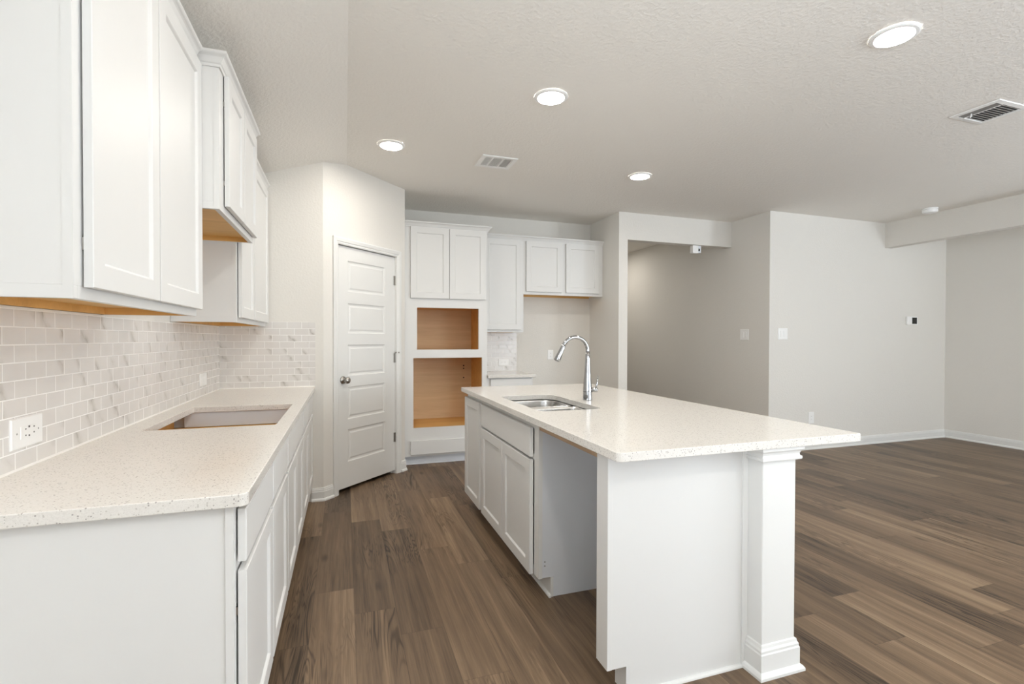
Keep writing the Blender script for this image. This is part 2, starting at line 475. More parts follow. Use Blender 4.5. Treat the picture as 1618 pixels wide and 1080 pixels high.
struct('wall_right', boxes((XR, XR + T, YF - T, -2.8, 0, WT), (XR, XR + T, -0.4, YL, 0, WT), (XR, XR + T, -2.8, -0.4, 2.2, WT)), WALL, 'greige side wall of the living space', 'wall')
struct('beam_hall', boxes((3.985, HX, 4.975, 5.09, 2.44, WT)), WALL, 'dropped greige header over the hallway opening', 'beam')
struct('beam_living', boxes((7.313, 7.43, YF, YL, 2.443, WT)), WALL, 'dropped greige beam along the living space', 'beam')
# rear wall (behind the camera) with two unseen windows added for daylight
WIN = [(1.0, 2.8, 0.6, 2.3), (5.1, 7.5, 0.6, 2.3)]
bm = bmesh.new(); xs = -T
for x0, x1, z0, z1 in WIN:
    box(bm, xs, x0, YF - T, YF, 0, WT); box(bm, x0, x1, YF - T, YF, 0, z0); box(bm, x0, x1, YF - T, YF, z1, WT); xs = x1
box(bm, xs, XR + T, YF - T, YF, 0, WT)
struct('wall_front', bm, WALL, 'greige wall with windows behind the viewpoint', 'wall')
for i, (x0, x1, z0, z1) in enumerate(WIN):
    bm = bmesh.new(); fw_ = 0.045; xm = (x0 + x1) / 2
    for a in ((x0, x0 + fw_, z0, z1), (x1 - fw_, x1, z0, z1), (x0 + fw_, x1 - fw_, z0, z0 + fw_), (x0 + fw_, x1 - fw_, z1 - fw_, z1), (xm - .02, xm + .02, z0 + fw_, z1 - fw_)):
        box(bm, a[0], a[1], YF - 0.09, YF - 0.04, a[2], a[3])
    w = struct('window_%d' % (i + 1), bm, TRIM, ['white framed window of the breakfast area behind the viewpoint', 'wide white framed window of the living space behind the viewpoint'][i], 'window')
    obj('pane', boxes((x0 + fw_, x1 - fw_, YF - 0.066, YF - 0.062, z0 + fw_, z1 - fw_)), GLASS, w)

bm = bmesh.new()  # unseen side window, added as an opening for its light panels
for a in ((-2.0, -1.955, .6, 2.3), (-.245, -.2, .6, 2.3), (-1.955, -.245, .6, .645), (-1.955, -.245, 2.255, 2.3), (-1.12, -1.08, .645, 2.255)):
    box(bm, -.09, -.04, a[0], a[1], a[2], a[3])
w = struct('window_3', bm, TRIM, 'white framed side window in the left wall beside the viewpoint', 'window')
obj('pane', boxes((-.066, -.062, -1.955, -.245, .645, 2.255)), GLASS, w)
bm = bmesh.new()  # unseen patio door, added to bring in daylight from the right
for a in ((-2.8, -2.74, 0, 2.2), (-.46, -.4, 0, 2.2), (-2.74, -.46, 0, .06), (-2.74, -.46, 2.14, 2.2), (-1.64, -1.56, .06, 2.14)):
    box(bm, XR + .03, XR + .09, a[0], a[1], a[2], a[3])
w = struct('door_2', bm, TRIM, 'white framed sliding glass patio door of the living space, beside the viewpoint', 'door')
obj('pane', boxes((XR + .058, XR + .062, -2.74, -.46, .06, 2.14)), GLASS, w)

# baseboards
BASE = [(0, 0), (0.024, 0), (0.024, 0.010), (0.020, 0.017), (0.013, 0.022), (0.013, 0.074), (0.0105, 0.080), (0.0105, 0.088), (0.007, 0.094), (0.0055, 0.102), (0, 0.104)]
def baseboard(name, path, label, prof=BASE, side=1):
    bm = bmesh.new(); sweep(bm, path, prof, side); return struct(name, bm, TRIM, label, 'baseboard')
e1 = dpt(0.093, 0, 0); e2 = dpt(0.948, 0, 0)
baseboard('baseboard_pantry', [(0.646, YP), (PX, YP), (e1.x, e1.y)], 'short white baseboard between the base cabinets and the pantry door')
baseboard('baseboard_diagonal', [(e2.x, e2.y), (PX2, PY2), (PX2, 5.13)], 'white baseboard stub between the pantry door and the oven cabinet')
bm = bmesh.new(); sweep(bm, [(HX, YH), (HX, YL), (XR, YL), (XR, -.35)], BASE, 1); struct('baseboard_living', bm, TRIM, 'white baseboard along the wall with the thermostat', 'baseboard')
bm = bmesh.new(); sweep(bm, [(2.9, YB), (3.87, YB), (3.87, 4.975), (3.985, 4.975), (3.985, YH)], BASE, 1); struct('baseboard_fridge', bm, TRIM, 'white baseboard around the fridge space', 'baseboard')

# ------------------------------------------------------------------ pantry door
d1 = bmesh.new()
tl, tr, zb, zt = 0.157, 0.884, 0.032, 2.068
NF = -0.014
PAN = [(0.247, 0.521), (0.609, 0.883), (0.976, 1.240), (1.338, 1.594), (1.691, 1.953)]
PL_, PR_ = 0.277, 0.744
def dq(bm, a, b):  # quad strip between two rings
    for i in range(4): bm.faces.new((a[i], a[(i + 1) % 4], b[(i + 1) % 4], b[i]))
def dr(bm, t0, t1, z0, z1, n): return [bm.verts.new(dpt(*q)) for q in ((t0, n, z0), (t1, n, z0), (t1, n, z1), (t0, n, z1))]
zs = [zb] + [v for p in PAN for v in p] + [zt]
for k in range(len(zs) - 1):
    if k % 2 == 0:
        d1.faces.new(dr(d1, PL_, PR_, zs[k], zs[k + 1], NF))
    else:
        z0, z1 = zs[k], zs[k + 1]
        r0 = dr(d1, PL_, PR_, z0, z1, NF); r = r0
        for ins, nn in ((0.006, -0.006), (0.014, -0.0075), (0.022, -0.0075), (0.034, -0.003)):
            r1 = dr(d1, PL_ + ins, PR_ - ins, z0 + ins, z1 - ins, NF + nn); dq(d1, r, r1); r = r1
        d1.faces.new(r)
d1.faces.new(dr(d1, tl, PL_, zb, zt, NF)); d1.faces.new(dr(d1, PR_, tr, zb, zt, NF))
A = dr(d1, tl, tr, zb, zt, NF); B = dr(d1, tl, tr, zb, zt, NF - 0.035); dq(d1, A, B); d1.faces.new(B)
bmesh.ops.remove_doubles(d1, verts=d1.verts, dist=1e-5)
door = struct('door_1', d1, TRIM, 'white five panel pantry door in the angled wall', 'door')
bm = bmesh.new(); kp = dpt(0.222, NF, 0.945)
lathe(bm, [(0.033, 0), (0.033, 0.004), (0.028, 0.009), (0.013, 0.012), (0.011, 0.03), (0.016, 0.034), (0.026, 0.042), (0.0285, 0.052), (0.026, 0.061), (0.017, 0.067), (0.004, 0.069)], kp, DN, 32)
kn = obj('knob', bm, NICKEL, door, smooth=True); kn['label'] = 'satin nickel round knob'
for hz in (1.848, 1.11, 0.349):
    bm = bmesh.new(); c = dpt(0.8885, NF + 0.006, hz - 0.045)
    lathe(bm, [(0.0065, 0), (0.0065, 0.09)], c, (0, 0, 1), 14)
    dbox(bm, 0.866, 0.8885, NF, NF + 0.003, hz - 0.044, hz + 0.044)
    obj('hinge', bm, NICKEL, door)
bm = bmesh.new(); c = dpt(0.8885, NF + 0.006, 1.155)
lathe(bm, [(0.009, 0), (0.009, 0.012)], c, (0, 0, 1), 12)
for sgn in (-1, 1):
    tube(bm, [c + Vector((0, 0, .006)), c + DT * (0.022 * sgn) + DN * 0.018 + Vector((0, 0, .006))], 0.003, 8)
    lathe(bm, [(0.007, 0), (0.007, 0.012)], c + DT * (0.022 * sgn) + DN * 0.014 + Vector((0, 0, .006)), DN, 10)
obj('door_stop', bm, NICKEL, door)
# jamb and casing
bm = bmesh.new()
dbox(bm, JL, tl - 0.003, -0.1, 0.0, 0, JT); dbox(bm, tr + 0.002, JR, -0.1, 0.0, 0, JT); dbox(bm, tl - 0.003, tr + 0.002, -0.1, 0.0, zt + 0.006, JT)
dbox(bm, tl - 0.003, tl + 0.01, -0.1, NF - 0.037, 0, zt); dbox(bm, tr - 0.012, tr + 0.002, -0.1, NF - 0.037, 0, zt)
struct('trim_1', bm, TRIM, 'white jamb lining of the pantry door opening', 'trim')
# casing profile swept round the opening (path in t,z plane)
CP = [(0, 0), (0, 0.008), (0.010, 0.012), (0.018, 0.0105), (0.024, 0.015), (0.048, 0.018), (0.057, 0.016), (0.057, 0)]
bm = bmesh.new(); path = [(0.152, 0.0), (0.152, 2.074), (0.889, 2.074), (0.889, 0.0)]
rings = []
for i, (t, z) in enumerate(path):
    ox = -1 if i < 2 else 1; oz = 1 if i in (1, 2) else 0
    rings.append([bm.verts.new(dpt(t + ox * o, n, z + oz * o)) for o, n in CP])
for a, b in zip(rings, rings[1:]):
    for j in range(len(CP)): bm.faces.new((a[j], a[(j + 1) % len(CP)], b[(j + 1) % len(CP)], b[j]))
bm.faces.new(rings[0]); bm.faces.new(rings[-1])
struct('trim_2', bm, TRIM, 'white moulded casing around the pantry door', 'trim')

# ------------------------------------------------------------------ left base cabinets
UX, NX = (0, 1, 0), (1, 0, 0)
XD = 0.664               # door faces
XFm = XD - 0.025         # face-frame plane
GAP = 0.005
ZB = 0.19                # lower edge of the doors
Z_DR0, Z_DR1, Z_DT = 0.735, 0.868, 0.712
def front_x(name, y0, y1, z0, z1, root, kind='door', lab=None):
    bm = bmesh.new()
    if kind == 'door': shaker(bm, (XFm + GAP, y0, z0), UX, NX, y1 - y0, z1 - z0)
    else: slab_front(bm, (XFm + GAP, y0, z0), UX, NX, y1 - y0, z1 - z0)
    return obj(name, bm, CAB, root)
def base_left(label, y0, y1, drawers, doors, hollow=False):
    r = thing('base_cabinet', label, 'cabinet', (0.32, (y0 + y1) / 2, 0), 'white base cabinets under the left counter')
    if not hollow:
        obj('carcass', boxes((0.002, XFm, y0, y1, 0.105, 0.882), (0.002, 0.57, y0, y1, 0, 0.105)), CAB, r, 0.001)
    else:
        b = boxes((XFm - 0.02, XFm, y0, y1, 0.105, 0.882), (0.002, XFm - 0.02, y0, y0 + 0.016, 0.105, 0.882), (0.002, XFm - 0.02, y1 - 0.016, y1, 0.105, 0.80), (0.002, 0.57, y0, y1, 0, 0.105))
        obj('carcass', b, CAB, r)
        q = obj('liner', boxes((0.002, 0.012, y0 + 0.016, y1 - 0.03, 0.12, 0.88), (0.012, XFm - 0.02, y0 + 0.016, y1 - 0.016, 0.105, 0.12), (0.012, XFm - 0.02, y1 - 0.045, y1 - 0.016, 0.12, 0.80),
                                (XFm - 0.026, XFm - 0.02, y0 + 0.016, y1 - 0.016, 0.12, 0.88)), PLY, r)
        q['label'] = 'brown wood interior seen through the cutout'
        obj('support_panel', boxes((0.06, XFm - 0.03, y1 - 0.03, y1 - 0.004, 0.803, 0.882)), LAMINATE, r)
    for a, b in drawers: front_x('drawer_front', a, b, Z_DR0, Z_DR1, r, 'drawer')
    for a, b in doors: front_x('door', a, b, ZB, Z_DT, r)
    return r
A_ = base_left('white base cabinet at the near end of the left counter, two drawers over two doors', 1.385, 2.335, [(1.387, 1.862), (1.885, 2.322)], [(1.387, 1.858), (1.876, 2.322)])
B_ = base_left('white base cabinet below the open cooktop cutout with one wide false drawer', 2.337, 3.178, [(2.350, 3.165)], [(2.350, 2.752), (2.760, 3.165)], True)
C_ = base_left('white base cabinet beside the pantry wall, at the far end of the left counter', 3.18, 4.208, [(3.195, 3.615), (3.64, 4.10)], [(3.195, 3.608), (3.632, 4.10)])
# exposed end panel with scribe strip, hinges in the reveal
ep = obj('end_panel', boxes((0.004, 0.618, 1.379, 1.3849, 0.0, 0.882)), CAB, A_); 
obj('scribe_strip', boxes((0.618, XFm - 0.002, 1.375, 1.3849, 0.105, 0.882)), CAB, A_, 0.0008)
for hz in (0.60, 0.25):
    obj('hinge', boxes((XFm, XFm + 0.006, 1.388, 1.394, hz, hz + 0.02)), NICKEL, A_)

# countertop with the cooktop cutout
bm = bmesh.new()
slab_hole(bm, rloop(0.0005, 0.672, 1.352, 4.209, (0, 0.022, 0, 0)), rloop(0.105, 0.608, 2.402, 3.138, (0.006,) * 4, 2), 0.8825, 0.914)
ct = obj('countertop', bm, QUARTZ, None, 0.0025)
tag(ct, 'speckled white quartz countertop along the left wall with an empty cooktop cutout', 'countertop')
cj = bmesh.new(); sweep(cj, [(0.0085, 1.36), (0.0085, 4.2015), (0.672, 4.2015)], [(0, 0), (0.004, 0), (0, 0.006)], 1, z0=0.914)
obj('caulk_bead', cj, CAULK, ct)

# tile backsplashes
tl1 = obj('tile_backsplash', boxes((0.0005, 0.008, 0.9, 4.209, 0.9145, 1.378)), TILE_L)
tag(tl1, 'long marble-look subway tile backsplash on the left wall under the upper cabinets', 'backsplash', 'marble-look tile backsplashes')
for ya, yb in ((1.3, 2.342), (3.132, 4.2)): obj('caulk_bead', boxes((0.0005, 0.0085, ya, yb, 1.378, 1.384)), CAULK, tl1)
tl2 = obj('tile_backsplash', boxes((0.008, 0.627, 4.202, 4.2095, 0.9145, 1.422)), TILE_P)
tag(tl2, 'marble-look subway tile backsplash panel on the short wall beside the pantry door', 'backsplash', 'marble-look tile backsplashes')
eb = bmesh.new()
for k in range(10): box(eb, 0.6275, 0.674, 4.2022, 4.2095, 0.915 + k * 0.0513, 0.915 + k * 0.0513 + 0.0499 - (0.006 if k == 9 else 0))
obj('edge_tile', eb, TILE_P, tl2)

# ------------------------------------------------------------------ left upper cabinets
XU = 0.32; ZU0, ZU1 = 1.385, 2.43
CROWN = [(0, 0), (0.006, 0), (0.008, 0.010), (0.012, 0.014), (0.022, 0.034), (0.026, 0.038), (0.032, 0.042), (0.035, 0.046), (0.035, 0.056), (0, 0.056)]
UPG = 'white upper cabinets over the left counter'
def upper_left(label, y0, y1, xf, z0, doors, crown, near_end=False, rim=0.017, rec=0.03, doorz0=None):
    r = thing('upper_cabinet', label, 'cabinet', (xf / 2, (y0 + y1) / 2, z0), UPG)
    obj('carcass', boxes((0.002, xf, y0, y1, z0 + rec, ZU1), (0.002, xf, y0, y0 + rim, z0, z0 + rec), (0.002, xf, y1 - rim, y1, z0, z0 + rec), (xf - rim - 0.004, xf, y0 + rim, y1 - rim, z0, z0 + rec)), CAB, r, 0.0008)
    q = obj('underside', boxes((0.002, xf - rim - 0.005, y0 + rim, y1 - rim, z0 + rec - 0.003, z0 + rec - 0.0005), (0.002, 0.016, y0 + rim, y1 - rim, z0 + 0.001, z0 + rec - 0.003),
                               (0.016, xf - rim - 0.005, y1 - rim - 0.002, y1 - rim - 0.0003, z0 + 0.001, z0 + rec - 0.003)), PLY, r)
    q['label'] = 'bare brown wood underside'
    for a, b in doors:
        bm = bmesh.new(); shaker(bm, (xf + GAP, a, doorz0 or z0 + 0.028), UX, NX, b - a, 2.418 - (doorz0 or z0 + 0.028), t=0.019); obj('door', bm, CAB, r)
    bm = bmesh.new(); sweep(bm, crown, CROWN, 1, z0=2.416); obj('crown_molding', bm, CAB, r)
    return r
U1 = upper_left('tall white upper cabinet nearest the viewpoint, above the outlet in the tile', 1.372, 2.343, XU, ZU0, [(1.407, 1.846), (1.855, 2.340)], [(0.07, 1.372), (XU, 1.372), (XU, 2.308)])
U2 = upper_left('short white upper cabinet standing proud over the cooktop cutout', 2.3435, 3.13, 0.405, 1.832, [(2.415, 2.752), (2.760, 3.122)], [(XU + 0.002, 2.3435), (0.405, 2.3435), (0.405, 3.13), (XU + 0.002, 3.13)], doorz0=1.862)
U3 = upper_left('tall white upper cabinet beside the pantry wall', 3.1305, 4.208, XU, ZU0, [(3.160, 3.570), (3.590, 4.190)], [(XU, 3.166), (XU, 4.208)])
for u_, y0 in ((U1, 1.372), (U2, 2.3435), (U3, 3.1305)):
    xf = 0.405 if u_ is U2 else XU; z0 = 1.832 if u_ is U2 else ZU0
    obj('end_stile', boxes((xf - 0.02, xf, y0 - 0.0015, y0, z0, 2.415)), CAB, u_)
for hz in (1.5, 2.3):
    obj('hinge', boxes((XU, XU + 0.004, 1.41, 1.43, hz, hz + 0.03)), NICKEL, U1)
for hz in (1.95, 2.29):
    obj('hinge', boxes((0.405, 0.4085, 2.417, 2.43, hz, hz + 0.02)), NICKEL, U2)

# ------------------------------------------------------------------ tall oven cabinet on the back wall
YT = 5.08; UXx, NYm = (1, 0, 0), (0, -1, 0)
X0, X1 = PX2 + 0.003, 2.336
tw = thing('oven_cabinet', 'tall white oven cabinet with two empty openings beside the pantry', 'cabinet', ((X0 + X1) / 2, 5.38, 0))
zt_ = 2.44
ops = [(1.557, 2.280, 0.381, 1.096), (1.594, 2.242, 1.182, 1.612)]
fr = [(X0, ops[0][0], .09, ops[0][3] + .03), (ops[0][1], X1, .09, ops[0][3] + .03), (ops[0][0], ops[0][1], .09, ops[0][2]), (ops[0][0], ops[0][1], ops[0][3], ops[0][3] + .03),
      (X0, ops[1][0], ops[0][3] + .03, zt_), (ops[1][1], X1, ops[0][3] + .03, zt_), (ops[1][0], ops[1][1], ops[0][3] + .03, ops[1][2]), (ops[1][0], ops[1][1], ops[1][3], zt_)]
bm = bmesh.new()
for a, b, c, d in fr: box(bm, a, b, YT, YT + 0.02, c, d)
bmesh.ops.remove_doubles(bm, verts=bm.verts, dist=1e-5)
obj('face_frame', bm, CAB, tw)
obj('carcass', boxes((X0, X0 + 0.016, YT + 0.02, YB - 0.002, 0.09, zt_), (X1 - 0.016, X1, YT + 0.02, YB - 0.002, 0.0, zt_), (X0 + .016, X1 - .016, YT + .02, YB - .002, 1.64, zt_), (X0 + .016, X1 - .016, YT + .06, YB - .002, 0.0, 0.36)), CAB, tw)
ca, cb_ = X0 + 0.017, X1 - 0.017
bp_ = obj('back_panel', boxes((ca, cb_, YB - 0.02, YB - 0.004, 0.361, 1.639)), PLYB, tw); bp_['label'] = 'pale tan plywood back'
li = obj('liner', boxes((ca, ca + 0.012, YT + 0.021, YB - 0.02, 0.361, 1.639), (cb_ - 0.012, cb_, YT + 0.021, YB - 0.02, 0.361, 1.639),
                        (ca + .012, cb_ - .012, YT + 0.021, YB - 0.02, 0.361, 0.379), (ca + .012, cb_ - .012, YT + 0.021, YB - 0.02, 1.128, 1.150), (ca + .012, cb_ - .012, YT + 0.021, YB - 0.02, 1.625, 1.639)), PLY, tw)
li['label'] = 'bare tan plywood interior'
for hx, hz in ((2.075, 0.98), (2.075, 0.947), (2.075, 0.84)):
    bm = bmesh.new(); lathe(bm, [(0.008, 0), (0.008, 0.004)], (2.215, YB - 0.0202, hz), (0, -1, 0), 12); obj('peg_hole', bm, DARK, bp_)
for a, b in ((1.527, 1.921), (1.926, 2.316)):
    bm = bmesh.new(); shaker(bm, (a, YT - GAP, 1.706), UXx, NYm, b - a, 2.428 - 1.706, t=0.019); obj('door', bm, CAB, tw)
bm = bmesh.new(); slab_front(bm, (1.527, YT - GAP, 0.112), UXx, NYm, 2.312 - 1.527, 0.143); obj('drawer_front', bm, CAB, tw)
bm = bmesh.new(); sweep(bm, [(X0, YT), (X1, YT), (X1, 5.312)], [(o * 1.2, z) for o, z in CROWN], 1, z0=2.426); obj('crown_molding', bm, CAB, tw)
bm = bmesh.new(); sweep(bm, [(X0 + .016, 5.14), (X1 - .018, 5.14)], [(0, 0), (0.018, 0), (0.018, 0.007), (0.012, 0.016), (0.002, 0.02), (0.002, 0.089), (0, 0.089)], 1); obj('toe_kick', bm, LAMINATE, tw)

# back-wall upper cabinets
YU = 5.35
def upper_back(label, x0, x1, z0, doors, doorz0, crown):
    r = thing('upper_cabinet', label, 'cabinet', ((x0 + x1) / 2, 5.52, z0), 'white upper cabinets on the back wall')
    rim, rec = 0.017, 0.02
    obj('carcass', boxes((x0, x1, YU, YB - .002, z0 + rec, 2.44), (x0, x0 + rim, YU, YB - .002, z0, z0 + rec), (x1 - rim, x1, YU, YB - .002, z0, z0 + rec), (x0 + rim, x1 - rim, YU, YU + rim, z0, z0 + rec)), CAB, r, 0.0008)
    q = obj('underside', boxes((x0 + rim, x1 - rim, YU + rim + .001, YB - .002, z0 + rec - .003, z0 + rec - .0004), (x0 + rim, x1 - rim, YB - .016, YB - .002, z0 + .001, z0 + rec - .003)), PLY, r)
    q['label'] = 'bare brown wood underside'
    for a, b in doors:
        bm = bmesh.new(); shaker(bm, (a, YU - GAP, doorz0), UXx, NYm, b - a, 2.418 - doorz0, t=0.019); obj('door', bm, CAB, r)
    bm = bmesh.new(); sweep(bm, crown, CROWN, 1, z0=2.418); obj('crown_molding', bm, CAB, r)
    return r
upper_back('narrow single-door white upper cabinet between the oven cabinet and the fridge space', 2.338, 2.845, 1.370, [(2.372, 2.811)], 1.398, [(2.338, YU), (2.845, YU)])
upper_back('wide short white upper cabinet over the empty fridge space', 2.8455, 3.868, 1.807, [(2.873, 3.319), (3.374, 3.811)], 1.840, [(2.8455, YU), (3.868, YU)])

# small base cabinet and counter right of the oven cabinet
sb_ = thing('base_cabinet', 'small white base cabinet beside the fridge space, mostly hidden behind the island', 'cabinet', (2.6, 5.38, 0))
obj('carcass', boxes((2.338, 2.862, 5.09, YB - .002, .105, .874), (2.338, 2.862, 5.16, YB - .002, 0, .105)), CAB, sb_, .001)
bm = bmesh.new(); slab_front(bm, (2.372, 5.087, 0.735), UXx, NYm, 0.47, 0.128); obj('drawer_front', bm, CAB, sb_)
bm = bmesh.new(); shaker(bm, (2.372, 5.087, 0.14), UXx, NYm, 0.47, 0.57); obj('door', bm, CAB, sb_)
bm = bmesh.new(); box(bm, 2.3385, 2.884, 5.045, YB - .001, .8745, .906)
tag(obj('countertop', bm, QUARTZ, None, .003), 'small piece of white quartz countertop beside the fridge space', 'countertop')
tl3 = obj('tile_backsplash', boxes((2.3385, 2.876, YB - .008, YB - .0005, .9065, 1.369)), TILE_B)
tag(tl3, 'small marble-look subway tile backsplash behind the faucet, on the back wall', 'backsplash', 'marble-look tile backsplashes')

# ------------------------------------------------------------------ island
XI = 1.785                # island door faces
XIF = XI + 0.025
NXm = (-1, 0, 0); UYm = (0, -1, 0)
def ifront(name, y0, y1, z0, z1, root, kind='door'):
    bm = bmesh.new()
    # viewed from the aisle, width runs towards -Y
    if kind == 'door': shaker(bm, (XIF - GAP, y1, z0), UYm, NXm, y1 - y0, z1 - z0)
    else: slab_front(bm, (XIF - GAP, y1, z0), UYm, NXm, y1 - y0, z1 - z0)
    return obj(name, bm, CAB, root)
nb = thing('base_cabinet', 'narrow one-door white island cabinet at the end nearest the oven cabinet', 'cabinet', (2.1, 3.55, 0), 'white island cabinets')
obj('carcass', boxes((XIF, 2.40, 3.312, 3.775, .105, .88), (XIF + .08, 2.40, 3.312, 3.775, 0, .105)), CAB, nb, .001)
ifront('door', 3.335, 3.770, 0.098, 0.845, nb)
sk = thing('base_cabinet', 'white island sink cabinet with a false drawer front over two doors', 'cabinet', (2.1, 2.79, 0), 'white island cabinets')
obj('face_frame', boxes((XIF, XIF + .02, 2.274, 2.335, .098, .88), (XIF, XIF + .02, 3.27, 3.311, .098, .88), (XIF, XIF + .02, 2.335, 3.27, .84, .88), (XIF, XIF + .02, 2.335, 3.27, .68, .71), (XIF, XIF + .02, 2.335, 3.27, .098, .14)), CAB, sk)
obj('carcass', boxes((XIF + .02, 2.40, 3.295, 3.311, .105, .88), (2.385, 2.40, 2.29, 3.295, .105, .88), (XIF + .02, 2.385, 2.29, 3.295, .105, .12)), CAB, sk)
bm = bmesh.new()
prism(bm, [(XIF + .0205, 2.29, .1), (XIF + .081, 2.29, .1), (XIF + .081, 2.29, .0), (2.384, 2.29, .0), (2.384, 2.29, .88), (XIF + .0205, 2.29, .88)], (0, -.015, 0))
obj('side_panel', bm, LAMINATE, sk)
bm = bmesh.new(); box(bm, XIF + .066, XIF + .080, 2.272, 3.311, 0, .097)
sweep(bm, [(XIF + .066, 3.311), (XIF + .066, 2.265)], [(0, 0), (.012, 0), (.011, .006), (.006, .011), (0, .012)], 1)
obj('toe_kick', bm, TRIM, sk)
ifront('drawer_front', 2.338, 3.282, 0.697, 0.845, sk, 'drawer')
ifront('door', 2.338, 2.803, 0.098, 0.682, sk); ifront('door', 2.812, 3.282, 0.098, 0.682, sk)
for hz in (.16, .18):
    bm = bmesh.new(); lathe(bm, [(.004, 0), (.004, .0015)], (XIF + .034, 2.275, hz), (0, -1, 0), 10); obj('screw', bm, GREY, sk)
ss = obj('support_strip', boxes((XIF + .004, XIF + .042, 1.632, 2.2735, .842, .8815)), PLYD)
tag(ss, 'raw wood strip under the island countertop over the empty dishwasher bay', 'wood strip')
# end panel with toe notch
pn = thing('end_panel', 'wide white island end panel facing the viewpoint beside the square post', 'panel', (2.09, 1.59, 0))
bm = bmesh.new()
prism(bm, [(XI, 1.552, .107), (XI + .08, 1.552, .107), (XI + .08, 1.552, 0), (2.398, 1.552, 0), (2.398, 1.552, .8815), (XI, 1.552, .8815)], (0, .078, 0))
obj('panel', bm, CAB, pn)
obj('edge_stile', boxes((XI, XI + .019, 1.5495, 1.5519, .107, .8815)), CAB, pn, .0008)
obj('scribe_strip', boxes((2.385, 2.4115, 1.546, 1.5519, .0, .8815)), TRIM, pn, .0008)
bm = bmesh.new(); sweep(bm, [(XI + .08, 1.552), (2.384, 1.552)], [(0, 0), (.012, 0), (.011, .006), (.006, .011), (0, .012)], 1); obj('shoe_molding', bm, TRIM, pn)
# half wall / post
kw = thing('half_wall', 'white square-ended half wall with capital and base molding holding up the island counter', 'half wall', (2.49, 2.6, 0))
PXa, PXb, PYa, PYb = 2.412, 2.577, 1.476, 3.76
obj('post', boxes((PXa, PXb, PYa, PYb, 0, .8815)), TRIM, kw, .004)
CAPP = [(0, 0), (.014, 0), (.016, .004), (.016, .012), (.010, .016), (.009, .022), (.013, .032), (.021, .040), (.021, .053), (0, .053)]
bm = bmesh.new(); sweep(bm, [(PXa, 1.551), (PXa, PYa), (PXb, PYa), (PXb, PYb)], CAPP, 1, z0=.8285); obj('capital_molding', bm, TRIM, kw)
BB2 = [(0, 0), (0.028, 0), (0.028, 0.010), (0.022, 0.019), (0.014, 0.024), (0.014, 0.088), (0.011, 0.093), (0.011, 0.102), (0.007, 0.110), (0.005, 0.120), (0, 0.123)]
bm = bmesh.new(); sweep(bm, [(PXa, 1.545), (PXa, PYa), (PXb, PYa), (PXb, PYb)], BB2, 1); obj('base_molding', bm, TRIM, kw)
# island countertop with sink cutout
SX0, SX1, SY0, SY1 = 1.872, 2.243, 2.402, 3.128
bm = bmesh.new()
slab_hole(bm, rloop(1.762, 2.889, 1.444, 3.80, (.02, .006, .006, .006), 4), rloop(SX0, SX1, SY0, SY1, (.05, .05, .09, .05), 8), .8822, .914)
it = obj('countertop', bm, QUARTZ, None, .0025)
tag(it, 'large speckled white quartz countertop on the kitchen island', 'countertop')

# sink
sn = thing('kitchen_sink', 'double-bowl stainless steel undermount sink in the island', 'sink', (2.06, 2.76, .70))
def basin(x0, x1, y0, y1, depth, rad):
    bm = bmesh.new(); rings = []
    for ins, z in ((0, .8818), (.002, .868), (.008, .88 - depth * .5), (.014, .88 - depth + .03), (.03, .88 - depth + .006), (.055, .88 - depth)):
        L = sum(rloop(x0 + ins, x1 - ins, y0 + ins, y1 - ins, [max(r - ins * .4, .02) for r in rad], 8), [])
        rings.append([bm.verts.new((x, y, z)) for x, y in L])
    n = len(rings[0])
    for a, b in zip(rings, rings[1:]):
        for i in range(n): bm.faces.new((a[i], a[(i + 1) % n], b[(i + 1) % n], b[i]))
    bm.faces.new(rings[-1])
    o = obj('basin', bm, STEEL, sn, smooth=True)
    m = o.modifiers.new('thickness', 'SOLIDIFY'); m.thickness = .0015; m.offset = 1
    bm = bmesh.new(); lathe(bm, [(.045, 0), (.045, .002), (.036, .003), (.034, .001)], ((x0 + x1) / 2, (y0 + y1) / 2, .881 - depth)); obj('drain', bm, CHROME, o)
    return o
basin(SX0 - .006, SX1 + .008, 2.782, SY1 + .006, .2, (.05, .05, .09, .05))
basin(SX0 - .006, SX1 + .008, SY0 - .006, 2.748, .18, (.05, .05, .05, .05))
bm = bmesh.new(); box(bm, SX0 + .002, SX1, 2.7495, 2.7805, .78, .872); obj('divider', bm, STEEL, sn, .012)

# faucet
FX, FY = 2.333, 2.767
fa = thing('kitchen_faucet', 'tall chrome gooseneck pull-down faucet behind the island sink', 'faucet', (FX, FY, .914))
bm = bmesh.new(); lathe(bm, [(.0285, 0), (.0285, .003), (.0275, .052), (.0275, .072), (.026, .09), (.0215, .14), (.0175, .2), (.0145, .26), (.0125, .305)], (FX, FY, .9142)); fb = obj('body', bm, CHROME, fa, smooth=True)
bm = bmesh.new(); lathe(bm, [(.0279, 0), (.0279, .0022)], (FX, FY, .914 + .053)); s_ = obj('seam_ring', bm, DARK, fb)
pts = [(FX, FY, 1.20), (FX, FY, 1.222)]
R_ = .0855; cx_ = FX - R_
for k in range(1, 21):
    a = math.radians(158 * k / 20); pts.append((cx_ + R_ * math.cos(a), FY, 1.222 + R_ * math.sin(a) * .98))
bm = bmesh.new(); tube(bm, pts, .0118, 20); obj('spout', bm, CHROME, fa, smooth=True)
p1 = Vector(pts[-1]); dr_ = (Vector(pts[-1]) - Vector(pts[-2])).normalized()
bm = bmesh.new(); lathe(bm, [(.0125, -.004), (.0135, .006), (.0165, .05), (.0195, .088), (.0195, .1), (.016, .104)], p1, dr_, 24); obj('spray_head', bm, CHROME, fa, smooth=True)
